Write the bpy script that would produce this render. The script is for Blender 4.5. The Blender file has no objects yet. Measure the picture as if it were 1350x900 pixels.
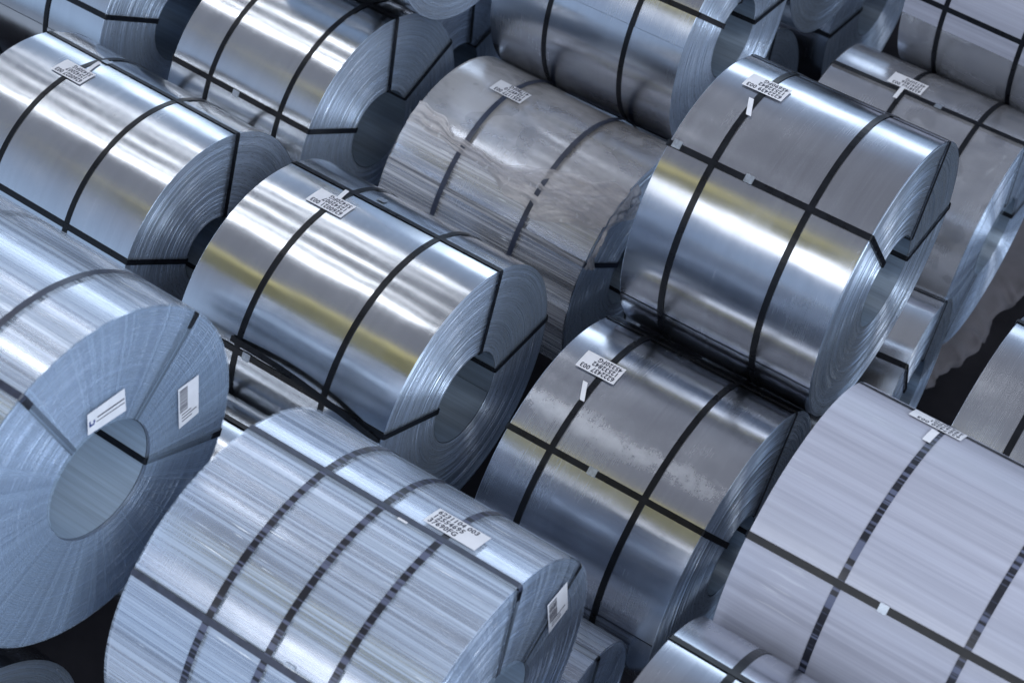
import bpy, bmesh, math, random
from mathutils import Vector, noise
R = math.radians
PI = math.pi
sc = bpy.context.scene
C = sc.collection

# ------------------------------------------------------------------ camera
CAM_H = 9.8
cam_d = bpy.data.cameras.new('camera')
cam = bpy.data.objects.new('camera', cam_d)
C.objects.link(cam)
cam.location = (0, 0, CAM_H)
cam.rotation_euler = (R(90 - 50.6), 0, R(33.9))
cam_d.sensor_width = 36
cam_d.lens = 2300 / 1350 * 36
cam_d.clip_end = 300
cam_d.dof.use_dof = True
cam_d.dof.focus_distance = 8.4
cam_d.dof.aperture_fstop = 2.2
sc.camera = cam

# ------------------------------------------------------------------ light of the hall
w = bpy.data.worlds.new('World')
sc.world = w
w.use_nodes = True
wn, wl = w.node_tree.nodes, w.node_tree.links
bg = wn['Background']
tc = wn.new('ShaderNodeTexCoord')
sx = wn.new('ShaderNodeSeparateXYZ')
rp = wn.new('ShaderNodeValToRGB')
wl.new(tc.outputs['Generated'], sx.inputs[0])
mr = wn.new('ShaderNodeMapRange')
mr.inputs['From Min'].default_value = -1
wl.new(sx.outputs['Z'], mr.inputs['Value'])
wl.new(mr.outputs['Result'], rp.inputs[0])
el = rp.color_ramp.elements
el[0].position = 0.35; el[0].color = (0.03, 0.05, 0.09, 1)
el[1].position = 0.95; el[1].color = (0.175, 0.185, 0.22, 1)
e = el.new(0.55); e.color = (0.33, 0.45, 0.64, 1)
e = el.new(0.72); e.color = (0.25, 0.32, 0.45, 1)
e = el.new(0.84); e.color = (0.19, 0.205, 0.25, 1)
wl.new(rp.outputs[0], bg.inputs['Color'])
bg.inputs['Strength'].default_value = 1.0

def area(name, loc, size, sizey, rad, col=(0.93, 0.96, 1.0), target=None):
    """rectangular area light; rad = radiance of its surface"""
    d = bpy.data.lights.new(name, 'AREA')
    d.shape = 'RECTANGLE'; d.size = size; d.size_y = sizey
    d.energy = rad * PI * size * sizey
    d.color = col
    o = bpy.data.objects.new(name, d); C.objects.link(o)
    o.location = (loc[0], loc[1], loc[2] + CAM_H)
    if target is not None:
        v = Vector(target) - Vector(loc)
        o.rotation_euler = v.to_track_quat('-Z', 'Y').to_euler()
    return o
for yy, ww, zz, rad in ((4.9, .75, 5, 6.5), (6.5, .35, 5.1, 4.5), (9.2, .6, 5.2, 4.2), (12.6, .5, 5, 3.4), (15.6, 1.6, 5, 3.6)):
    for k in range(4):            # rows of roof panels
        area('overhead_light', (-8.9 - 2.3 * k - .12 * yy, yy, zz), 1.9, ww, rad * (1, 1.12, .9, .62)[k])
area('overhead_light', (-4.6, -10.0, 5), 10.0, 7.0, 2.6)
area('overhead_light', (9.0, -3.0, 6), 12, 5.0, 3.3)  # added overhead fill that lights the right-hand end faces
area('overhead_light', (6.0, 9.0, 6), 9, 6.0, 3.0)  # added overhead fill, brightens the back of the bottom-centre coil
area('gable_window', (-17, 36, 2.5), 27, 7.0, 1.9, (0.75, 0.87, 1.0), target=(-12, 0, 0.5))
area('side_fill', (13, 24, 4), 14, 8.0, 2.2, (0.74, 0.87, 1.0), target=(-2, 4, -7))  # added fill for the bottom-centre coil's back, stands for no window
area('side_fill', (11, -3, 5.5), 10, 7.0, 8.5, (0.76, 0.88, 1.0), target=(-3, 5, -7))  # added fill from the right for the end faces and wraps

for lx in (-9.0, -5.0):          # added unseen spots that light the girder so its yellow mirrors
    d = bpy.data.lights.new('girder_fill', 'SPOT')
    d.energy = 1900; d.spot_size = R(34); d.spot_blend = 0.4; d.shadow_soft_size = 0.2
    o = bpy.data.objects.new('girder_fill', d); C.objects.link(o)
    o.location = (lx, 15, CAM_H - 0.5)
    o.rotation_euler = (Vector((lx, -0.2, CAM_H + 0.7)) - o.location).to_track_quat('-Z', 'Y').to_euler()

sc.view_settings.view_transform = 'Standard'
sc.view_settings.look = 'None'
sc.view_settings.exposure = 0.4
sc.view_settings.gamma = 1.0
sc.cycles.max_bounces = 10
sc.cycles.transparent_max_bounces = 16

# ------------------------------------------------------------------ node helpers
def new_mat(name):
    m = bpy.data.materials.new(name); m.use_nodes = True
    nt = m.node_tree
    return m, nt, nt.nodes['Principled BSDF']
def N(nt, typ, **kw):
    n = nt.nodes.new(typ)
    for k, v in kw.items():
        if k in n.inputs: n.inputs[k].default_value = v
        else: setattr(n, k, v)
    return n
def uv_scaled(nt, sx_, sy_, off=0.0):
    t = N(nt, 'ShaderNodeUVMap'); t.uv_map = 'wound'
    m = N(nt, 'ShaderNodeMapping')
    m.inputs['Scale'].default_value = (sx_, sy_, 1)
    m.inputs['Location'].default_value = (off, off * 1.7, off * 0.3)
    nt.links.new(t.outputs[0], m.inputs[0])
    return m.outputs[0]
def noise_tex(nt, vec, scale=1.0, detail=3.0, rough=0.55):
    n = N(nt, 'ShaderNodeTexNoise')
    n.inputs['Scale'].default_value = scale; n.inputs['Detail'].default_value = detail
    n.inputs['Roughness'].default_value = rough
    nt.links.new(vec, n.inputs['Vector'])
    return n.outputs['Fac']
def mrange(nt, val, a, b, c, d, clamp=True):
    m = N(nt, 'ShaderNodeMapRange'); m.clamp = clamp
    for i, v in enumerate((a, b, c, d)): m.inputs[i + 1].default_value = v
    nt.links.new(val, m.inputs[0])
    return m.outputs[0]
def math_(nt, op, a, b):
    m = N(nt, 'ShaderNodeMath'); m.operation = op
    for i, v in enumerate((a, b)):
        if isinstance(v, (int, float)): m.inputs[i].default_value = v
        else: nt.links.new(v, m.inputs[i])
    return m.outputs[0]
def mixc(nt, fac, a, b):
    m = N(nt, 'ShaderNodeMix'); m.data_type = 'RGBA'
    if isinstance(fac, (int, float)): m.inputs[0].default_value = fac
    else: nt.links.new(fac, m.inputs[0])
    for i, v in ((6, a), (7, b)):
        if isinstance(v, tuple): m.inputs[i].default_value = (*v, 1)
        else: nt.links.new(v, m.inputs[i])
    return m.outputs[2]
def bump(nt, h, strength, dist, prev=None):
    b = N(nt, 'ShaderNodeBump')
    b.inputs['Strength'].default_value = strength; b.inputs['Distance'].default_value = dist
    nt.links.new(h, b.inputs['Height'])
    if prev: nt.links.new(prev, b.inputs['Normal'])
    return b.outputs[0]
def tangent(nt, p):
    t = N(nt, 'ShaderNodeTangent'); t.direction_type = 'UV_MAP'; t.uv_map = 'wound'
    nt.links.new(t.outputs[0], p.inputs['Tangent'])

# ------------------------------------------------------------------ materials
def steel_sheet(name, col=(0.60, 0.635, 0.68), rough=0.2, aniso=0.65, seed=0.0, dull=0.25, smear=None, smear_mix=0.55, smear_lo=0.38):
    m, nt, p = new_mat(name)
    L = nt.links.new
    p.inputs['Metallic'].default_value = 1.0
    p.inputs['Anisotropic'].default_value = aniso
    tangent(nt, p)
    lines = noise_tex(nt, uv_scaled(nt, 260, 1.2, seed), 1.0, 4.0, 0.7)     # rolling lines run round the coil
    bands = noise_tex(nt, uv_scaled(nt, 14, 0.5, seed + 3), 1.0, 3.0)
    blot = noise_tex(nt, uv_scaled(nt, 2.6, 3.2, seed + 7), 1.0, 4.0)
    fleck = noise_tex(nt, uv_scaled(nt, 24, 60, seed + 9), 1.0, 2.0)
    c = mixc(nt, mrange(nt, lines, 0.3, 0.7, 0, 1), tuple(v * 0.9 for v in col), col)
    c = mixc(nt, mrange(nt, bands, 0.35, 0.7, 0, 0.45), c, tuple(v * 0.82 for v in col))
    c = mixc(nt, mrange(nt, fleck, 0.70, 0.78, 0, 0.35), c, tuple(min(1, v * 1.25) for v in col))
    r = mrange(nt, lines, 0.25, 0.75, rough * 0.85, rough * 1.2)
    r = math_(nt, 'ADD', r, mrange(nt, blot, 0.42, 0.72, 0, dull * rough * 2))
    if smear:
        v0, width = smear
        t = N(nt, 'ShaderNodeUVMap'); t.uv_map = 'wound'
        s = N(nt, 'ShaderNodeSeparateXYZ'); L(t.outputs[0], s.inputs[0])
        wob = noise_tex(nt, uv_scaled(nt, 5, 5, seed), 1.0, 3.0)
        v = math_(nt, 'ADD', s.outputs[1], mrange(nt, wob, 0, 1, -0.06, 0.06))
        d = math_(nt, 'ABSOLUTE', math_(nt, 'SUBTRACT', v, v0), 0)
        band = mrange(nt, d, width, width * 0.3, 0, 1)
        patch = noise_tex(nt, uv_scaled(nt, 14, 16, seed + 2), 1.0, 8.0, 0.8)
        mask = math_(nt, 'MULTIPLY', band, mrange(nt, patch, smear_lo, smear_lo + 0.4, 0, 1))
        c = mixc(nt, math_(nt, 'MULTIPLY', mask, smear_mix), c, (0.86, 0.88, 0.92))
        r = math_(nt, 'ADD', r, math_(nt, 'MULTIPLY', mask, 0.25))
    L(c, p.inputs['Base Color']); L(r, p.inputs['Roughness'])
    wav = noise_tex(nt, uv_scaled(nt, 1.7, 2.4, seed + 11), 1.0, 2.0)
    wav2 = noise_tex(nt, uv_scaled(nt, 4.5, 1.6, seed + 17), 1.0, 1.0)
    L(bump(nt, wav2, 0.10, 0.006, bump(nt, wav, 0.36, 0.012)), p.inputs['Normal'])
    return m

def wound_edge(name, col=(0.42, 0.47, 0.54), rough=0.42, seed=0.0):
    m, nt, p = new_mat(name)
    L = nt.links.new
    p.inputs['Metallic'].default_value = 0.8
    p.inputs['Anisotropic'].default_value = 0.85
    tangent(nt, p)
    ring = noise_tex(nt, uv_scaled(nt, 230, 0.8, seed), 1.0, 5.0, 0.75)
    ring2 = noise_tex(nt, uv_scaled(nt, 60, 2.2, seed + 4), 1.0, 3.0)
    fl = noise_tex(nt, uv_scaled(nt, 330, 14, seed + 2), 1.0, 2.0)
    c = mixc(nt, mrange(nt, ring, 0.32, 0.62, 0, 1), tuple(v * 0.6 for v in col), col)
    c = mixc(nt, mrange(nt, ring2, 0.4, 0.7, 0, 0.4), c, tuple(v * 0.62 for v in col))
    c = mixc(nt, mrange(nt, fl, 0.64, 0.74, 0, 0.8), c, tuple(min(1, v * 1.7) for v in col))
    L(c, p.inputs['Base Color'])
    L(mrange(nt, fl, 0.45, 0.75, rough, rough * 0.6), p.inputs['Roughness'])
    L(bump(nt, ring, 0.45, 0.006), p.inputs['Normal'])
    return m

def bore_steel(name='bore_steel', col=(0.42, 0.50, 0.60), metal=0.85):
    m, nt, p = new_mat(name)
    p.inputs['Metallic'].default_value = metal
    p.inputs['Anisotropic'].default_value = 0.6
    tangent(nt, p)
    n = noise_tex(nt, uv_scaled(nt, 6, 14), 1.0, 3.0)
    k = noise_tex(nt, uv_scaled(nt, 0.7, 40), 1.0, 4.0, 0.7)
    nt.links.new(mixc(nt, mrange(nt, k, 0.35, 0.65, 0, 1), tuple(v * 0.72 for v in col), col), p.inputs['Base Color'])
    nt.links.new(mrange(nt, n, 0.3, 0.7, 0.30, 0.36), p.inputs['Roughness'])
    return m

def film(name, col, lo, hi, seed=0.0, rough=0.22, su=0.7, sv=55, glints=0.5, blotch=0.0, bmp=0.35, sag=0.3):
    """stretch film: partly clear, milky where its laps lie over one another; streaks run along the coil"""
    m, nt, p = new_mat(name)
    L = nt.links.new
    out = nt.nodes['Material Output']
    st = noise_tex(nt, uv_scaled(nt, su, sv, seed), 1.0, 4.0, 0.7)
    wide = noise_tex(nt, uv_scaled(nt, su * 0.6, sv * 0.16, seed + 5), 1.0, 2.0)
    glint_noise = noise_tex(nt, uv_scaled(nt, su * 9, sv * 2.2, seed + 8), 1.0, 2.0)
    cl = noise_tex(nt, uv_scaled(nt, 2.5, 3.5, seed + 13), 1.0, 2.0)
    a = mrange(nt, math_(nt, 'ADD', math_(nt, 'MULTIPLY', st, 0.65), math_(nt, 'MULTIPLY', wide, 0.35)), 0.42, 0.58, lo, hi)
    d = math_(nt, 'MULTIPLY', mrange(nt, glint_noise, 0.64, 0.69, 0, glints), mrange(nt, cl, 0.45, 0.6, 0, 1))
    a = math_(nt, 'MAXIMUM', a, d)
    c = mixc(nt, mrange(nt, st, 0.35, 0.65, 0, 1), tuple(v * 0.8 for v in col), col)
    c = mixc(nt, d, c, (0.92, 0.93, 0.95))  # white glints of the folds, painted into the film colour
    if blotch:
        bl = noise_tex(nt, uv_scaled(nt, 5, 5, seed + 21), 1.0, 1.5)
        bm = mrange(nt, bl, 0.60, 0.612, 0, blotch)
        c = mixc(nt, bm, c, tuple(v * 0.55 for v in col))
    L(c, p.inputs['Base Color'])
    p.inputs['Roughness'].default_value = rough
    p.inputs['Specular IOR Level'].default_value = 0.6
    L(bump(nt, st, bmp, 0.006, bump(nt, cl, sag, 0.02)), p.inputs['Normal'])
    tr = N(nt, 'ShaderNodeBsdfTransparent')
    tr.inputs[0].default_value = (0.97, 0.98, 1.0, 1)
    mx = N(nt, 'ShaderNodeMixShader')
    L(a, mx.inputs[0]); L(tr.outputs[0], mx.inputs[1]); L(p.outputs[0], mx.inputs[2])
    L(mx.outputs[0], out.inputs['Surface'])
    return m

def plain(name, col, rough=0.5, metallic=0.0, var=0.15, scale=30.0):
    m, nt, p = new_mat(name)
    t = N(nt, 'ShaderNodeTexCoord')
    n = noise_tex(nt, t.outputs['Object'], scale, 4.0)
    c = mixc(nt, mrange(nt, n, 0.3, 0.7, 0, 1), tuple(v * (1 - var) for v in col), tuple(min(1, v * (1 + var)) for v in col))
    nt.links.new(c, p.inputs['Base Color'])
    nt.links.new(mrange(nt, n, 0.3, 0.7, rough * 0.85, min(1, rough * 1.15)), p.inputs['Roughness'])
    p.inputs['Metallic'].default_value = metallic
    return m

M = {}
M['bright'] = [steel_sheet('bright_zinc_sheet', (0.66, 0.69, 0.735), 0.17, 0.6, s * 5.3, 0.2) for s in range(4)]
M['specked'] = steel_sheet('specked_zinc_sheet', (0.64, 0.67, 0.715), 0.18, 0.6, 9.4, 0.3, smear=(.16, .42), smear_mix=0.5, smear_lo=0.52)
M['soft'] = [steel_sheet('soft_zinc_sheet', (0.58, 0.605, 0.66), 0.19, 0.55, 30 + s * 4.1, 0.25) for s in range(4)]
M['smeared'] = [steel_sheet('smeared_zinc_sheet', (0.58, 0.605, 0.66), 0.19, 0.55, 71, 0.25, smear=(0.235, 0.07))]
M['edge'] = [wound_edge('wound_sheet_edges', (0.60, 0.69, 0.83), 0.37, s * 3.7) for s in range(4)]
M['bore'] = bore_steel()
M['bore_film_lit'] = bore_steel('lit_film_lined_bore', (0.46, 0.56, 0.68), 0.45)  # film lining, coloured paler to stand for light falling into the bore
M['strap'] = plain('black_steel_strap', (0.006, 0.007, 0.010), 0.30, 0.0, 0.3, 18)
M['strap'].node_tree.nodes['Principled BSDF'].inputs['Specular IOR Level'].default_value = 0.28
def lapped_strap():
    m = plain('strap_with_film_laps', (0.010, 0.011, 0.016), 0.35)
    nt = m.node_tree; p = nt.nodes['Principled BSDF']
    t = N(nt, 'ShaderNodeTexCoord'); mp = N(nt, 'ShaderNodeMapping'); mp.inputs['Scale'].default_value = (0.6, 42, 42)
    nt.links.new(t.outputs['Object'], mp.inputs[0])
    n = noise_tex(nt, mp.outputs[0], 1.0, 2.0)
    nt.links.new(mixc(nt, mrange(nt, n, 0.50, 0.56, 0, 1), (0.010, 0.011, 0.018), (0.085, 0.095, 0.15)), p.inputs['Base Color'])
    return m
M['strap_lapped'] = lapped_strap()
M['strap_film'] = plain('strap_dulled_by_film', (0.030, 0.036, 0.060), 0.35, 0.0, 0.3, 25)
M['seal'] = plain('strap_seal_metal', (0.40, 0.44, 0.50), 0.35, 0.8, 0.15, 60)
M['paper'] = plain('label_paper', (0.64, 0.635, 0.67), 0.6, 0.0, 0.04, 20)
M['ink'] = plain('label_ink', (0.03, 0.03, 0.05), 0.6)
M['blue_ink'] = plain('blue_label_ink', (0.01, 0.03, 0.16), 0.6)
M['film_blue'] = film('streaked_stretch_film', (0.62, 0.715, 0.87), 0.20, 0.54, 2.0, 0.18, 0.36, 64, 0.95)
M['film_face'] = film('radial_stretch_film', (0.38, 0.49, 0.65), 0.22, 0.40, 8.0, 0.30, 0.35, 130, 0.15, 0.0, 0.15, 0.02)
M['film_thin'] = film('thin_radial_film', (0.50, 0.60, 0.76), 0.02, 0.28, 41.0, 0.22, 0.5, 100, 0.3, 0.0, 0.25, 0.05)
M['film_milky'] = film('milky_stretch_film', (0.425, 0.43, 0.515), 0.78, 0.84, 12.0, 0.33, 0.35, 22, 0.15, 0.0, 0.08)
M['film_dusty'] = film('dusty_stretch_film', (0.66, 0.635, 0.635), 0.30, 0.50, 17.0, 0.30, 1.6, 3.0, 0.2, 0.5, 0.10)
M['film_sooty'] = film('dark_dusty_stretch_film', (0.40, 0.395, 0.42), 0.22, 0.42, 19.0, 0.28, 1.6, 3.0, 0.35, 0.6, 0.10)
M['film_grey'] = film('grey_stretch_film', (0.74, 0.74, 0.79), 0.16, 0.62, 23.0, 0.24, 0.7, 48, 0.7)
M['film_crumpled'] = film('crumpled_stretch_film', (0.60, 0.565, 0.57), 0.45, 0.80, 29.0, 0.16, 3.0, 11.0, 0.5, 0.0, 0.7, 0.5)

# ------------------------------------------------------------------ mesh helpers
def link_mesh(name, verts, faces, mat, parent=None, uvs=None, smooth=True):
    me = bpy.data.meshes.new(name)
    me.from_pydata(verts, [], faces)
    if uvs is not None:
        l = me.uv_layers.new(name='wound')
        k = 0
        flat = [0.0] * (2 * len(me.loops))
        for f in uvs:
            for u, v in f:
                flat[k] = u; flat[k + 1] = v; k += 2
        l.data.foreach_set('uv', flat)
    me.materials.append(mat)
    me.polygons.foreach_set('use_smooth', [smooth] * len(me.polygons))
    me.update()
    o = bpy.data.objects.new(name, me)
    C.objects.link(o)
    if parent: o.parent = parent
    return o
def tag(o, label=None, cat=None, group=None, kind=None):
    if label: o['label'] = label
    if cat: o['category'] = cat
    if group: o['group'] = group
    if kind: o['kind'] = kind
    return o

def grid_mesh(name, pts, uv, mat, parent, flip=False, smooth=True):
    """pts[i][j] lattice -> quads"""
    ni, nj = len(pts), len(pts[0])
    verts = [p for row in pts for p in row]
    faces, uvs = [], []
    for i in range(ni - 1):
        for j in range(nj - 1):
            q = [(i, j), (i + 1, j), (i + 1, j + 1), (i, j + 1)]
            if flip: q.reverse()
            faces.append([a * nj + b for a, b in q])
            uvs.append([uv[a][b] for a, b in q])
    return link_mesh(name, verts, faces, mat, parent, uvs, smooth)

class Coil:
    """local frame: x along the coil, z up, origin under its middle, axis at height r; angle a from the top, positive to the camera side"""
    def __init__(s, name, label, x, y, up, r, L, yaw, ri, seed):
        s.r, s.L, s.ri, s.seed = r, L, ri, seed
        s.e = bpy.data.objects.new(name, None); C.objects.link(s.e)
        s.e.empty_display_size = 0.2
        s.e.location = (x, y, up + CAM_H - r); s.e.rotation_euler = (0, 0, yaw)
        tag(s.e, label, 'steel coil', 'steel coils stacked on their sides')
        s.rnd = random.Random(seed)
    def P(s, x, a, rad):
        return (x, -math.sin(a) * rad, s.r + math.cos(a) * rad)
    def surf(s, x, a):
        n = noise.noise(Vector((x * 1.6 + s.seed * 7.3, math.sin(a) * s.r * 1.6, math.cos(a) * s.r * 1.6)))
        return s.r + 0.0016 * n
    def body(s, mat, edge, tail=R(150), full_edge=True, bore=None):
        NA, NS = 168, 10
        pts, uv = [], []
        for i in range(NS + 1):
            x = -s.L / 2 + s.L * i / NS
            row, ru = [], []
            for j in range(NA + 1):
                a = tail + 2 * PI * j / NA
                rad = s.surf(x, a) - 0.0035 * (j / NA)
                row.append(s.P(x, a, rad)); ru.append((x, (a - 2 * PI) * s.r))
            pts.append(row); uv.append(ru)
        # the free tail of the sheet: a real step
        grid_mesh('outer_wrap', pts, uv, mat, s.e, flip=False)
        # bore
        pts, uv = [], []
        for i in range(2):
            x = -s.L / 2 + s.L * i
            a0 = R(70 + 40 * (s.seed % 5))       # the inner end of the sheet makes a step
            pts.append([s.P(x, 2 * PI * j / 72 + a0, s.ri - .005 * j / 72) for j in range(73)])
            uv.append([(x, 2 * PI * j / 72 * s.ri) for j in range(73)])
        grid_mesh('bore', pts, uv, bore or M['bore'], s.e, flip=True)
        for side in (1, -1):
            s.end_face(side, edge, 120 if side == 1 else 72, side == 1 and full_edge)
    def end_face(s, side, edge, NA, fine):
        rnd = s.rnd
        x0 = side * s.L / 2
        prof = []                                  # (radius, axial offset inwards)
        rad = s.ri
        o = 0.0
        while rad < s.r - 0.004:
            t = rnd.uniform(0.005, 0.013) if fine else 0.05
            nxt = min(rad + t, s.r - 0.001)
            o = 0.6 * o + rnd.gauss(0, 0.0011) if fine else 0
            oo = max(-0.006, min(0.006, o))
            prof.append((rad, oo)); prof.append((nxt - 0.0016, oo))
            if fine:
                g = rnd.choice((0.002, 0.002, 0.003, 0.004, 0.007))
                prof.append((nxt - 0.0008, oo - g))
            rad = nxt
        prof.append((s.r - 0.0005, -0.001))
        pts, uv = [], []
        for rr, oo in prof:
            row, ru = [], []
            for j in range(NA + 1):
                a = PI + 2 * PI * j / NA
                row.append(s.P(x0 + side * oo, a, rr)); ru.append((rr, 2 * PI * j / NA * 0.5))
            pts.append(row); uv.append(ru)
        grid_mesh('end_face', pts, uv, edge, s.e, flip=(side == -1), smooth=False)
    # ---- straps
    def ribbon(s, name, path, halfw, th=0.0014, mat=None, parent=None):
        """path: list of (centre, outward normal, side direction)"""
        verts, faces = [], []
        for c, n, d in path:
            c, n, d = Vector(c), Vector(n), Vector(d)
            for sa, sb in ((-1, 0), (1, 0), (1, 1), (-1, 1)):
                verts.append(tuple(c + d * halfw * sa + n * th * sb))
        m = len(path)
        closed = (Vector(path[0][0]) - Vector(path[-1][0])).length < 1e-5
        for i in range(m - 1):
            for k in range(4):
                a, b = i * 4 + k, i * 4 + (k + 1) % 4
                faces.append((a, b, b + 4, a + 4))
        if not closed:
            faces.append((3, 2, 1, 0)); e = (m - 1) * 4; faces.append((e, e + 1, e + 2, e + 3))
        return link_mesh(name, verts, faces, mat or M['strap'], parent or s.e, None, False)
    def strap(s, x, slant=0.0, lift=0.0015, halfw=0.0158, mat=None):
        path = []
        for j in range(121):
            a = 2 * PI * j / 120 + PI
            xx = x + slant * math.sin(a) + 0.003 * math.sin(3 * a + s.seed)
            rad = s.surf(xx, a) + lift
            path.append((s.P(xx, a, rad), (0, -math.sin(a), math.cos(a)), (1, 0, 0)))
        path[-1] = path[0]
        return s.ribbon('strap', path, halfw, 0.0014, mat)
    def eye_strap(s, deg, deg_in=None, lift=0.0035, halfw=0.0158, slant=0.0, mat=None):
        a = R(deg); b = R(deg if deg_in is None else deg_in)
        h = s.L / 2
        side = lambda t: (0, -math.cos(t), -math.sin(t))
        out = lambda t: (0, -math.sin(t), math.cos(t))
        path = []
        for i in range(17):
            x = -h + 2 * h * i / 16
            t = a + slant * (x / h)
            path.append((s.P(x, t, s.surf(x, t) + lift), out(t), side(t)))
        ae = a + slant
        path.append((s.P(h + 0.006, ae, s.r + lift * 0.6), (0.7, 0.7 * out(ae)[1], 0.7 * out(ae)[2]), side(ae)))
        pa, pb = Vector(s.P(h + 0.010, ae, s.r - 0.006)), Vector(s.P(h + 0.010, b, s.ri))
        dd = (pb - pa).normalized(); sd = dd.cross(Vector((1, 0, 0)))
        if sd.dot(Vector(side(ae))) < 0: sd = -sd
        for i in range(5):
            path.append((tuple(pa.lerp(pb, i / 4)), (1, 0, 0), tuple(sd)))
        neg = tuple(-v for v in out(b))
        path.append((s.P(h, b, s.ri - 0.003), neg, side(b)))
        path.append((s.P(-h, b, s.ri - 0.003), neg, side(b)))
        aa = a - slant
        path.append((s.P(-h - 0.009, aa, s.ri), (-1, 0, 0), side(aa)))
        path.append((s.P(-h - 0.009, aa, s.r), (-1, 0, 0), side(aa)))
        path.append(path[0])
        return s.ribbon('eye_strap', path, halfw, 0.0014, mat)
    def patch(s, name, x0, x1, a0, a1, lift, mat, parent=None, n=10, th=0.0006, skew=0.0):
        """thin curved sheet lying on the wrap: x0..x1, arc a0..a1 (radians)"""
        verts, faces = [], []
        for i in range(n + 1):
            a = a0 + (a1 - a0) * i / n
            k = skew * (i / n - 0.5)
            for x in (x0, x1):
                for l in (lift, lift + th):
                    verts.append(s.P(x + k, a, s.r + l))
        for i in range(n):
            b = i * 4
            faces += [(b + 1, b + 5, b + 7, b + 3), (b, b + 2, b + 6, b + 4), (b, b + 4, b + 5, b + 1), (b + 2, b + 3, b + 7, b + 6)]
        faces += [(0, 1, 3, 2), (n * 4, n * 4 + 2, n * 4 + 3, n * 4 + 1)]
        return link_mesh(name, verts, faces, mat, parent or s.e, None, False)
    def seal(s, x, deg, along=True, lift=0.005, lx=0.046, ly=0.040, mat=None):
        a = R(deg)
        if along: dx, da = lx / 2, ly / 2 / s.r
        else: dx, da = ly / 2, lx / 2 / s.r
        o = s.patch('strap_seal', x - dx, x + dx, a - da, a + da, lift, mat or M['seal'], n=3, th=0.003)
        # crimps across the seal
        for k in (-0.45, 0.45):
            if along: s.patch('crimp', x + k * dx - 0.003, x + k * dx + 0.003, a - da * 1.08, a + da * 1.08, lift + 0.003, mat or M['seal'], o, 2, 0.002)
            else: s.patch('crimp', x - dx * 1.08, x + dx * 1.08, a + k * da - 0.003 / s.r, a + k * da + 0.003 / s.r, lift + 0.003, mat or M['seal'], o, 2, 0.002)
        return o
    def label(s, x, deg, lines, flip=True, w=0.218, h=0.122, lift=0.0065, ink=None, paper=None):
        a = R(deg)
        da = h / 2 / s.r
        lb = s.patch('label', x - w / 2, x + w / 2, a - da, a + da, lift, paper or M['paper'], n=8)
        size = 0.043
        verts, faces = [], []
        for k, t in enumerate(lines):
            tv, tf = text_mesh(t, size)
            off = len(verts)
            for tx, ty in tv:
                u = 0.012 - w / 2 + tx * 0.78
                v = h / 2 - 0.037 - k * 0.037 + ty * 0.95
                if flip: xx, aa = x - u, a + v / s.r
                else: xx, aa = x + u, a - v / s.r
                verts.append(s.P(xx, aa, s.r + lift + 0.0009))
            faces += [tuple(i + off for i in f) for f in tf]
        link_mesh('lettering', verts, faces, ink or M['ink'], lb, None, False)
        return lb
    def film(s, mat, a0=-PI, a1=PI, lift=0.0065, amp=0.0012, x0=None, x1=None, name='plastic_film', over=True, nx=14, na=300):
        x0 = -s.L / 2 if x0 is None else x0; x1 = s.L / 2 if x1 is None else x1
        pts, uv = [], []
        for i in range(nx + 1):
            x = x0 + (x1 - x0) * i / nx
            row, ru = [], []
            for j in range(na + 1):
                a = a0 + (a1 - a0) * j / na
                rad = s.r + lift + amp * noise.noise(Vector((x * 1.1, a * s.r * 42, s.seed))) + 0.0018 * noise.noise(Vector((x * 3, a * s.r * 5, s.seed + 5)))
                row.append(s.P(x, a, rad)); ru.append((x, a * s.r))
            pts.append(row); uv.append(ru)
        return grid_mesh(name, pts, uv, mat, s.e)
    def face_film(s, mat, lift=0.014, amp=0.002, side=1):
        nr, na = 9, 320
        pts, uv = [], []
        for i in range(nr + 1):
            t = i / nr
            rr = s.ri + 0.002 + (s.r + 0.006 - s.ri) * t
            row, ru = [], []
            for j in range(na + 1):
                a = PI + 2 * PI * j / na
                ca, sa = math.cos(a), math.sin(a)
                dx = lift * (1 - t ** 8) + amp * noise.noise(Vector((ca * 30, sa * 30, t * 0.8 + s.seed))) * (0.35 + 0.65 * math.sin(PI * min(1, t + 0.1)))
                row.append(s.P(side * (s.L / 2 + dx), a, rr)); ru.append((rr, 2 * PI * j / na * 0.45))
            pts.append(row); uv.append(ru)
        return grid_mesh('end_film', pts, uv, mat, s.e, flip=(side == -1))
    def face_sheet(s, quad, lift, mat, name='label', parent=None, th=0.0006):
        """flat sheet on the right end face; quad of (y, z above the axis)"""
        x = s.L / 2 + lift
        v = [(x, y, s.r + z) for y, z in quad] + [(x + th, y, s.r + z) for y, z in quad]
        f = [(0, 1, 2, 3), (7, 6, 5, 4)] + [(i, i + 4, (i + 1) % 4 + 4, (i + 1) % 4) for i in range(4)]
        return link_mesh(name, v, f, mat, parent or s.e, None, False)

_tc = {}
def text_mesh(t, size):
    if (t, size) in _tc: return _tc[(t, size)]
    cu = bpy.data.curves.new('lettering_source', 'FONT')
    cu.body = t; cu.size = size; cu.resolution_u = 2
    cu.space_character = 1.08
    cu.offset = 0.0016
    o = bpy.data.objects.new('lettering_source', cu); C.objects.link(o)
    bpy.context.view_layer.update()
    me = bpy.data.meshes.new_from_object(o.evaluated_get(bpy.context.evaluated_depsgraph_get()))
    r = ([(v.co.x, v.co.y) for v in me.vertices], [tuple(p.vertices) for p in me.polygons])
    bpy.data.objects.remove(o); bpy.data.curves.remove(cu); bpy.data.meshes.remove(me)
    _tc[(t, size)] = r
    return r

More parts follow.
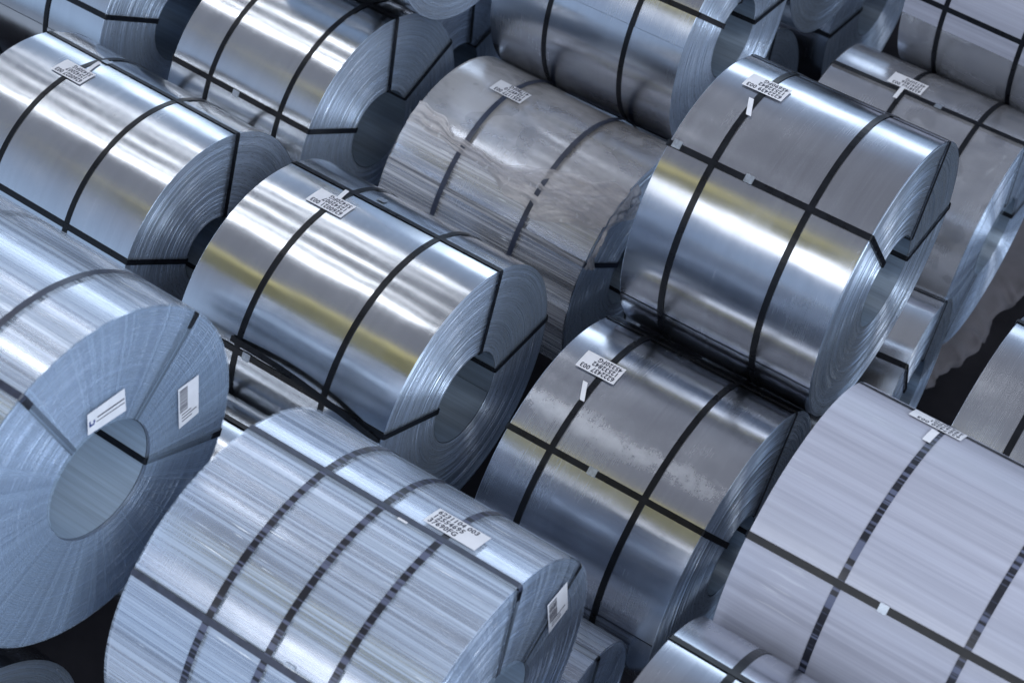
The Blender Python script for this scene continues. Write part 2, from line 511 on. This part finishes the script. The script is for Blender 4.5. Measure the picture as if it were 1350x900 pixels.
# ------------------------------------------------------------------ setting
def floor():
    m, nt, p = new_mat('dark_hall_floor')
    t = N(nt, 'ShaderNodeTexCoord')
    n = noise_tex(nt, t.outputs['Object'], 1.3, 6.0, 0.65)
    nt.links.new(mixc(nt, mrange(nt, n, 0.3, 0.7, 0, 1), (0.006, 0.006, 0.008), (0.016, 0.015, 0.018)), p.inputs['Base Color'])
    p.inputs['Roughness'].default_value = 0.9
    p.inputs['Specular IOR Level'].default_value = 0.05
    nt.links.new(bump(nt, n, 0.4, 0.02), p.inputs['Normal'])
    v, f = [(-60, -40, -0.12), (60, -40, -0.12), (60, 60, -0.12), (-60, 60, -0.12)], [(0, 1, 2, 3)]
    tag(link_mesh('floor', v, f, m, None, None, False), kind='structure')
floor()
am = plain('pale_bounce_floor', (0.58, 0.60, 0.63), 0.7, 0.0, 0.12, 0.8)  # added out of view: pale floor that brightens the coils' lower reflections
tag(link_mesh('bounce_floor', [(-60, -40, -0.11), (60, -40, -0.11), (60, -1.2, -0.11), (-60, -1.2, -0.11)], [(0, 1, 2, 3)], am, None, None, False), kind='structure')

def box(verts, faces, lo, hi):
    o = len(verts)
    for z in (lo[2], hi[2]):
        verts += [(lo[0], lo[1], z), (hi[0], lo[1], z), (hi[0], hi[1], z), (lo[0], hi[1], z)]
    faces += [tuple(o + i for i in q) for q in ((3, 2, 1, 0), (4, 5, 6, 7), (0, 1, 5, 4), (1, 2, 6, 5), (2, 3, 7, 6), (3, 0, 4, 7))]
# the yellow bridge girder that the sheets mirror
gm = plain('yellow_crane_paint', (0.80, 0.66, 0.24), 0.45, 0.0, 0.08, 3)
v, f = [], []
box(v, f, (-10.8, -1.5, CAM_H + 0.35), (-3.0, 0.55, CAM_H + 1.5))
girder = link_mesh('crane_girder', v, f, gm, None, None, False)
tag(girder, 'yellow overhead crane girder seen only mirrored in the coils', 'crane girder')

# ------------------------------------------------------------------ the coils
# along, across, height of axis from the camera, radius, length, yaw, bore radius
def B4(k): return M['bright'][k % 4]
def S4(k): return M['soft'][k % 4]
def E4(k): return M['edge'][k % 4]

# --- A: front left, wrapped
A = Coil('steel_coil', 'film-wrapped coil at the left edge with two white stickers on its end face', -4.1312, 2.3873, -5.6649, 0.7565, 1.1375, -.0271, 0.2715, 1)
A.body(B4(0), E4(0), bore=M['bore_film_lit'])
A.strap(0.282); A.strap(-0.282)
for d, di in ((15.3, 15.3), (-59.5, -61), (-121.8, -122)): A.eye_strap(d, di)
A.film(M['film_blue'], lift=0.0085)
A.strap(.282, lift=.0105, halfw=.0140, mat=M['strap_film']); A.eye_strap(15.3, lift=.0105, halfw=.0140, mat=M['strap_film'])
A.face_film(M['film_face'], lift=0.016)
lb = A.face_sheet([(-.001, .303), (.195, .251), (.216, .369), (.023, .407)], .024, M['paper'])
def on_quad(q, u, v):
    a = Vector(q[0]).lerp(Vector(q[1]), u); b = Vector(q[3]).lerp(Vector(q[2]), u)
    return tuple(a.lerp(b, v))
qa = [(-.001, .303), (.195, .251), (.216, .369), (.023, .407)]
def sub(q, u0, u1, v0, v1): return [on_quad(q, u0, v0), on_quad(q, u1, v0), on_quad(q, u1, v1), on_quad(q, u0, v1)]
A.face_sheet(sub(qa, .04, .075, .34, .60), .0252, M['blue_ink'], 'logo', lb, 0.0004)
A.face_sheet(sub(qa, .075, .17, .34, .42), .0252, M['blue_ink'], 'logo', lb, 0.0004)
A.face_sheet(sub(qa, .15, .19, .42, .56), .0252, M['blue_ink'], 'logo', lb, 0.0004)
A.face_sheet(sub(qa, .25, .97, .55, .61), .0252, M['ink'], 'print_line', lb, 0.0004)
A.face_sheet(sub(qa, .22, .97, .38, .42), .0252, M['ink'], 'print_line', lb, 0.0004)
qb = [(.418, -.116), (.535, -.130), (.579, .079), (.461, .102)]
lb = A.face_sheet(qb, .024, M['paper'])
def barcode(c, q, lb, lift, n0=0.36, seed=3):
    rn = random.Random(seed); t = n0
    while t < 0.94:
        h_ = rn.choice((.012, .02, .03))
        c.face_sheet(sub(q, .06, .45, t, t + h_), lift, M['ink'], 'barcode_bar', lb, 0.0004)
        t += h_ + rn.choice((.018, .028))
    for t in (.12, .20, .28):
        c.face_sheet(sub(q, .15, rn.uniform(.6, .9), t, t + .025), lift, M['ink'], 'print_line', lb, 0.0004)
barcode(A, qb, lb, .0252)

# --- B: upper left, bright
Bc = Coil('steel_coil', 'bright bare coil at the upper left with a white label and wide-stepped end face', -5.7041, 4.4932, -7.1207, .7106, 1.4061, -.0314, .2072, 2)
Bc.body(M['specked'], E4(1), tail=R(-32))
Bc.strap(-0.29); Bc.strap(0.27)
Bc.eye_strap(-27.3, -38); Bc.eye_strap(53.7, 66); Bc.eye_strap(170)
Bc.label(-0.282, -9.3, ['6260027 003', '12542007', '55430FG'])
Bc.patch('paper_tag', -.262, -.238, R(-24), R(-13.2), .0072, M['paper'], skew=.036)
Bc.seal(-.255, -27.3)

# --- C: upper left of centre
Cc = Coil('steel_coil', 'bright bare coil at the top left of centre with crossed black straps', -5.4603, 5.9379, -7.3172, .7426, 1.0409, -.0438, .2529, 3)
Cc.body(B4(2), E4(2), tail=R(-6))
Cc.strap(-0.23); Cc.strap(0.305)
Cc.eye_strap(53.5); Cc.eye_strap(-17.5, -24); Cc.eye_strap(-74.8)
Cc.seal(-.02, 53.9)

# --- D: centre, mirror-bright
Dc = Coil('steel_coil', 'mirror-bright bare coil in the middle with its bore open to the viewer', -3.7685, 4.2597, -6.8578, .7278, 1.2636, -.0208, .2546, 4)
Dc.body(B4(3), E4(3), tail=R(-38))
Dc.strap(-0.26); Dc.strap(0.272)
Dc.eye_strap(-25.3, -30); Dc.eye_strap(59.3); Dc.eye_strap(-96.5, -99)
Dc.label(-0.268, -12.2, ['6260021 003', '12542007', '55420FG'])
Dc.patch('paper_tag', -.286, -.262, R(-24), R(-16.5), .0072, M['paper'], skew=.02)
Dc.seal(-.19, 59.5); Dc.seal(-.13, -31)
# the slack tail of the lower strap stands off the sheet
path = []
for i in range(25):
    t = i / 24
    x = -.30 + .92 * t
    a = R(55.5 + 6.5 * t - 3.2 * math.sin(PI * t))
    path.append((Dc.P(x, a, Dc.r + .008 + .035 * math.sin(PI * t)), (0, -math.sin(a), math.cos(a)), (0, -math.cos(a), -math.sin(a))))
Dc.ribbon('loose_strap_end', path, .0158)

# --- E: torn film
Ec = Coil('steel_coil', 'coil behind the middle one with its grey plastic film torn and crumpled across', -3.9764, 6.2066, -7.7382, .7196, 1.4048, -.0481, .2600, 5)
Ec.body(S4(0), E4(0))
Ec.strap(-0.30); Ec.strap(0.255)
Ec.eye_strap(48.5); Ec.eye_strap(-75); Ec.eye_strap(170)
Ec.label(-0.31, -10.2, ['6251177 003', '12549710', '41780FG'], lift=.0238, w=.225, h=.115)
Ec.film(M['film_dusty'], R(-150), R(40), lift=.0085, amp=.0003)
Ec.strap(-0.30, lift=.0215, mat=M['strap_film']); Ec.strap(0.255, lift=.0215, mat=M['strap_film']); Ec.eye_strap(48.5, lift=.0110, mat=M['strap_film'])
tear = [(-.72, 17.6), (-.57, 19.9), (-.38, 25), (-.26, 25.8), (-.13, 27.2), (-.02, 27.3), (.09, 23), (.24, 19.2), (.44, 14.3), (.70, 9.6)]
low = [(-.72, 30.4), (-.53, 28.2), (-.36, 30), (-.19, 31.5), (-.09, 32.6), (.09, 36.4), (.22, 39.2), (.31, 41.5), (.51, 36), (.72, 29)]
def interp(tb, x):
    for (x0, a0), (x1, a1) in zip(tb, tb[1:]):
        if x <= x1: return a0 + (a1 - a0) * (x - x0) / (x1 - x0)
    return tb[-1][1]
def torn_film(s):
    nx, na = 60, 140
    pts, uv = [], []
    for i in range(nx + 1):
        x = -s.L / 2 + s.L * i / nx
        a0 = interp(tear, x) + 1.6 * noise.noise(Vector((x * 14, 3.3, 0)))
        row, ru = [], []
        for j in range(na + 1):
            a = R(a0 + (150 - a0) * j / na)
            rad = s.r + .0150 + .0012 * noise.noise(Vector((x * 1.1, a * s.r * 42, 9))) + .002 * noise.noise(Vector((x * 3, a * s.r * 5, 5)))
            row.append(s.P(x, a, rad)); ru.append((x, a * s.r))
        pts.append(row); uv.append(ru)
    grid_mesh('plastic_film', pts, uv, M['film_grey'], s.e)
    # the rucked-up torn edge
    nx, na = 150, 34
    pts, uv = [], []
    for i in range(nx + 1):
        x = -s.L / 2 + (s.L + .012) * i / nx
        a0 = interp(tear, x) - 1.0 + 2.2 * noise.noise(Vector((x * 9, 7.1, 0)))
        a1 = interp(low, x) + 3 * noise.noise(Vector((x * 7, 1.2, 4)))
        row, ru = [], []
        for j in range(na + 1):
            t = j / na
            a = R(a0 + (a1 - a0) * t)
            q = Vector((x * 2.4 + t * .8, t * 2.6 + .5 * noise.noise(Vector((x * 3, t * 2, 6))), 2.0))
            fold = (1 - abs(noise.noise(q)) * 2.4) * .7 + .28 * (1 - abs(noise.noise(q * 2.6)) * 2) + .06 * noise.noise(q * 7)
            env = math.sin(PI * min(1, .10 + t * .9)) ** .7 * min(1, .25 + 4 * (1 - abs(2 * i / nx - 1)))
            rim = math.exp(-((t - .06) / .05) ** 2) * (.4 + .8 * abs(noise.noise(Vector((x * 6, 3, 3)))))
            rad = s.r + .0165 + .030 * max(0, fold) * env + .016 * rim
            row.append(s.P(x + .01 * noise.noise(q * 1.4), a, rad)); ru.append((x, a * s.r))
        pts.append(row); uv.append(ru)
    grid_mesh('torn_film', pts, uv, M['film_crumpled'], s.e)
    # loose flap hanging over the end
    pts, uv = [], []
    for i in range(31):
        t = i / 30
        row, ru = [], []
        for j in range(41):
            a = R(4 + 46 * j / 40)
            q = Vector((t * 3, a * 9, 8.0))
            f_ = abs(noise.noise(q)) + .4 * abs(noise.noise(q * 2.6))
            rr = s.r + .012 - .26 * t * (0.5 + .5 * math.sin(a * 6 + 1)) + .01 * f_
            row.append(s.P(s.L / 2 + .012 + .05 * math.sin(PI * min(1, t + .15)) * f_ + .015 * t, a, rr)); ru.append((t * .3, a * s.r))
        pts.append(row); uv.append(ru)
    grid_mesh('torn_film', pts, uv, M['film_crumpled'], s.e)
torn_film(Ec)

# --- F: big, on top right of centre
Fc = Coil('steel_coil', 'large bare coil at the upper right standing proud of the others, broad yellow reflection', -2.2042, 5.822, -6.5279, .756, 1.0847, -.0216, .2514, 6)
Fc.body(S4(1), E4(1), tail=R(97))
Fc.strap(-0.30); Fc.strap(0.225)
Fc.eye_strap(30.2, 26); Fc.eye_strap(-35.5, -64); Fc.eye_strap(-97, -102)
Fc.label(-0.307, -10, ['6222439 003', '12532842', '45690FG'])
Fc.patch('paper_tag', -.315, -.288, R(-.5), R(7.5), .0072, M['paper'], skew=.045)
Fc.seal(-.10, 29.9); Fc.seal(-.50, 29.7)

# --- G: front of F
Gc = Coil('steel_coil', 'grey bare coil at the lower right of centre with a whitish smear under its label', -2.2629, 4.5378, -7.4401, 0.8133, 1.0814, -.01, .2293, 7)
Gc.body(M['smeared'][0], E4(2), tail=R(74))
Gc.strap(-0.297); Gc.strap(0.220)
Gc.eye_strap(29.2, 22.6); Gc.eye_strap(-38.5, -58); Gc.eye_strap(-110)
Gc.label(-0.325, -5.8, ['6222437 003', '12532842', '45320FG'])
Gc.patch('paper_tag', -.327, -.301, R(2.6), R(9.6), .0072, M['paper'], skew=.045)
Gc.seal(-.06, 29.2)

# --- J: bottom centre, wrapped
Jc = Coil('steel_coil', 'film-wrapped coil at the bottom centre with three strap bands and blue streaks', -2.5626, 2.6355, -6.3737, .7564, 1.3134, -.0113, .3002, 8)
Jc.body(S4(2), E4(3), bore=M['bore_film_lit'])
for x in (-.272, .015, .295): Jc.strap(x)
Jc.eye_strap(-19.3, -17.5); Jc.eye_strap(38.5); Jc.eye_strap(-66)
Jc.film(M['film_blue'], lift=.0095)
for x in (-.272, .015, .295): Jc.strap(x, lift=.0115, halfw=.0152, mat=M['strap_lapped'])
for d_ in (-19.3, 38.5): Jc.eye_strap(d_, -17.5 if d_ < 0 else None, lift=.0130, halfw=.0135, mat=M['strap_film'])
Jc.label(0.302, -26.6, ['6231104 003', '12554695', '37690FG'], flip=False, lift=.0160, w=.245)
for x, d, al in ((.06, -19, True), (0.0, 8.7, False), (.285, -1, False), (.11, 37.8, True), (-.275, -.5, False)): Jc.seal(x, d, al, lift=.0055)
Jc.patch('paper_tag', .10, .145, R(-18.6), R(-17.4), .012, M['paper'])
Jc.face_film(M['film_thin'], lift=.018, amp=.007)
qj = [(.428, .149), (.567, .152), (.553, .378), (.411, .391)]
lb = Jc.face_sheet(qj, .028, M['paper'])
barcode(Jc, qj, lb, .0292, .3, 5)

# --- K: right front, milky film
Kc = Coil('steel_coil', 'coil in milky lavender film at the lower right corner, strapped in a black cross', -.6473, 4.1037, -6.2788, .6637, 1.3497, -.0305, .26, 9)
Kc.body(S4(3), E4(0))
Kc.strap(-0.268); Kc.strap(0.265)
Kc.eye_strap(43.2, slant=R(-1)); Kc.eye_strap(-90); Kc.eye_strap(-130)
Kc.film(M['film_milky'], lift=.0065, amp=.0005)
for x in (-.268, .265): Kc.strap(x, lift=.0075, halfw=.0150, mat=M['strap_lapped'])
Kc.eye_strap(43.2, lift=.0095, slant=R(-1)); Kc.eye_strap(-42, lift=.0095)
Kc.label(-0.30, -37.6, ['6227420 003', '12547001', '39640FG'], lift=.013, w=.235)
Kc.patch('paper_tag', -.302, -.268, R(-30.2), R(-20), .0125, M['paper'])
Kc.seal(-.08, 43.4, lift=.0125, lx=.038, ly=.036)

# --- L: top right corner
Lc = Coil('steel_coil', 'dull film-covered coil in the top right corner above a strapped grey one', -2.0432, 9.1847, -7.2282, 0.7285, 1.3155, -.065, .26, 10)
Lc.body(S4(0), E4(1), tail=R(86))
Lc.strap(-0.395); Lc.strap(0.13)
Lc.eye_strap(74.8)
Lc.film(M['film_milky'], R(-150), R(86), lift=.0045, amp=.0004)
Lc.film(M['film_sooty'], R(86), R(200), lift=.003, amp=.0003)
Lc.strap(-0.395, lift=.006); Lc.strap(0.13, lift=.006); Lc.eye_strap(74.8, lift=.008)

# --- H: right, dusty film
Hc = Coil('steel_coil', 'coil in dusty grey film with dark spots, behind the large one at the right', -2.3236, 8.0189, -8.1699, 0.7698, 1.3041, -.016, .27, 11)
Hc.body(S4(1), E4(2))
Hc.strap(-0.157); Hc.strap(0.348)
Hc.eye_strap(-2.8); Hc.eye_strap(-100); Hc.eye_strap(130)
Hc.film(M['film_sooty'], lift=.0085, amp=.0004)
Hc.face_film(M['film_thin'], lift=.016, amp=.006)
Hc.strap(-0.157, lift=.0105); Hc.strap(0.348, lift=.0105); Hc.eye_strap(-2.8, lift=.0125)
Hc.label(-0.177, -9.5, ['6238103 003', '12541836', '45120FG'], lift=.0155, w=.23, h=.13)
Hc.patch('paper_tag', -.195, -.169, R(-6), R(3.5), .0165, M['paper'])
Hc.seal(.075, -2.8, lift=.0145)

# --- I: top centre
Ic = Coil('steel_coil', 'bare coil at the top centre resting against the torn-film coil', -4.0092, 7.4046, -6.9062, .717, 1.2734, -.0201, .2551, 12)
Ic.body(S4(2), E4(3), tail=R(60))
Ic.strap(-0.245); Ic.strap(0.287)
Ic.eye_strap(43.5, 38); Ic.eye_strap(-20, -5); Ic.eye_strap(-101)

# --- M: bottom right, small
Mc = Coil('steel_coil', 'plain bare coil at the bottom edge in front of the milky lavender one', -.6838, 2.7346, -6.3258, .6906, 1.2997, -.0145, .26, 13)
Mc.body(S4(1), E4(0), tail=R(-60))
Mc.strap(-0.38, halfw=.0175); Mc.eye_strap(-25.2); Mc.eye_strap(60)

# --- lower coils that show in the gaps
N1 = Coil('steel_coil', 'bright low coil glimpsed between the left wrapped coil and the bottom wrapped one', -4.22, 2.99, -6.84, .55, 1.3, -.01, .22, 14)
N1.body(B4(1), E4(1), full_edge=False); N1.strap(-.25); N1.eye_strap(-27)
N2 = Coil('steel_coil', 'low film-wrapped coil peeping out at the bottom, right of the three-band coil', -2.40, 3.295, -7.373, .43, 1.1, -.01, .17, 15)
N2.body(S4(3), E4(2)); N2.eye_strap(-20, -24); N2.eye_strap(60)
N2.film(M['film_blue'], lift=.0085); N2.face_film(M['film_thin'], lift=.016, amp=.008)
N3 = Coil('steel_coil', 'low bare coil in the bottom left corner under the stickered one', -4.7482, 1.5543, -7.722, .7268, 1.2, -.0431, .26, 16)
N3.body(S4(0), E4(3)); N3.strap(.2); N3.eye_strap(60)
Oc = Coil('steel_coil', 'bare coil at the top left corner, its dark bore beside the crossed-strap coil', -7.03, 5.88, -7.1678, .742, 1.2, -.0101, .2508, 17)
Oc.body(B4(2), E4(0), tail=R(70)); Oc.strap(.165); Oc.strap(-.3); Oc.eye_strap(52); Oc.eye_strap(-30)
O2 = Coil('steel_coil', 'shaded coil cut off by the frame at the far left top', -8.745, 5.45, -8.27, .75, 1.3, -.02, .26, 18)
O2.body(S4(1), E4(1)); O2.strap(.60); O2.eye_strap(-40)
Pc = Coil('steel_coil', 'coil at the top edge showing only the bottom curve of its end face', -5.2321, 6.7197, -6.0358, .7352, 1.0, -.03, .26, 19)
Pc.body(B4(3), E4(2)); Pc.strap(.2)
P2 = Coil('steel_coil', 'dark low coil in shadow behind the crossed-strap coil at the top', -6.05, 7.42, -8.27, .72, 1.2, -.03, .26, 20)
P2.body(S4(2), E4(3)); P2.eye_strap(-20, -40); P2.eye_strap(-75, -62); P2.eye_strap(75, 60)
Qc = Coil('steel_coil', 'low bare coil seen under the right side of the large yellow-banded one', -2.1059, 6.4709, -8.1594, 0.6428, 1.0800, .0454, .26, 21)
Qc.body(B4(0), E4(0)); Qc.eye_strap(24, 30); Qc.eye_strap(-31, -30); Qc.strap(-.3)
R1 = Coil('steel_coil', 'coil at the top edge right of centre showing a rounded bottom of its end face', -3.86, 9.13, -7.16, .778, .9, -.0399, .26, 22)
R1.body(S4(3), E4(1)); R1.strap(.1)
R2 = Coil('steel_coil', 'low dark coil behind the large one, its ridged end face just showing', -4.3, 8.48, -8.73, .80, 1.2, -.02, .26, 23)
R2.body(S4(0), E4(2)); R2.eye_strap(-22, -40); R2.eye_strap(70)
R3 = Coil('steel_coil', 'coil at the top edge with its bore beside the dull top right coil', -4.13, 10.26, -8.63, .85, 1.2, -.02, .30, 24)
R3.body(S4(1), E4(0)); R3.eye_strap(76, 72); R3.eye_strap(-70)
S_ = Coil('steel_coil', 'bare coil at the right edge with a yellow tinge at its lower corner', -.3133, 5.3526, -6.8591, .706, 1.3, -.0193, .26, 25)
S_.body(S4(2), E4(3)); S_.strap(-.385); S_.eye_strap(-24.3); S_.eye_strap(60)

# ------------------------------------------------------------------ torn packing sheet lying between the coils at the right
def packing_sheet():
    k = 9.55 / 9.0
    edge = [(-1.67, 7.36), (-1.63, 7.48), (-1.60, 7.60), (-1.55, 7.67), (-1.52, 7.84), (-1.51, 7.97), (-1.55, 8.14), (-1.49, 8.36), (-1.45, 8.43), (-1.36, 8.75), (-1.2, 9.3)]
    rows = []
    n = 60
    for i in range(n + 1):
        t = i / n * (len(edge) - 1)
        q = min(int(t), len(edge) - 2); u = t - q
        x = (edge[q][0] * (1 - u) + edge[q + 1][0] * u) * k; y = (edge[q][1] * (1 - u) + edge[q + 1][1] * u) * k
        x += .035 * noise.noise(Vector((i * .22, 0, 0))) + .010 * noise.noise(Vector((i * .9, 4, 0)))
        row = []
        for j in range(25):
            d = j / 24
            px, py = x - .9 * d, y + .55 * d
            z = CAM_H - 9.55 + .05 * noise.noise(Vector((px * 3, py * 3, 1))) + .02 * noise.noise(Vector((px * 9, py * 9, 1)))
            z += (.10 * noise.noise(Vector((i * .25, 2, 2))) - .05) * max(0, 1 - d * 7)
            row.append((px, py, z))
        rows.append(row)
    verts = [p for r_ in rows for p in r_]
    faces = [(i * 25 + j, i * 25 + j + 1, (i + 1) * 25 + j + 1, (i + 1) * 25 + j) for i in range(n) for j in range(24)]
    m = plain('torn_packing_paper', (0.060, 0.054, 0.062), 0.75, 0.0, 0.25, 9)
    o = link_mesh('packing_sheet', verts, faces, m, None, None, True)
    md = o.modifiers.new('thickness', 'SOLIDIFY'); md.thickness = .006
    tag(o, 'dull purple packing sheet with a torn edge lying between the coils at the right', 'packing sheet')
packing_sheet()
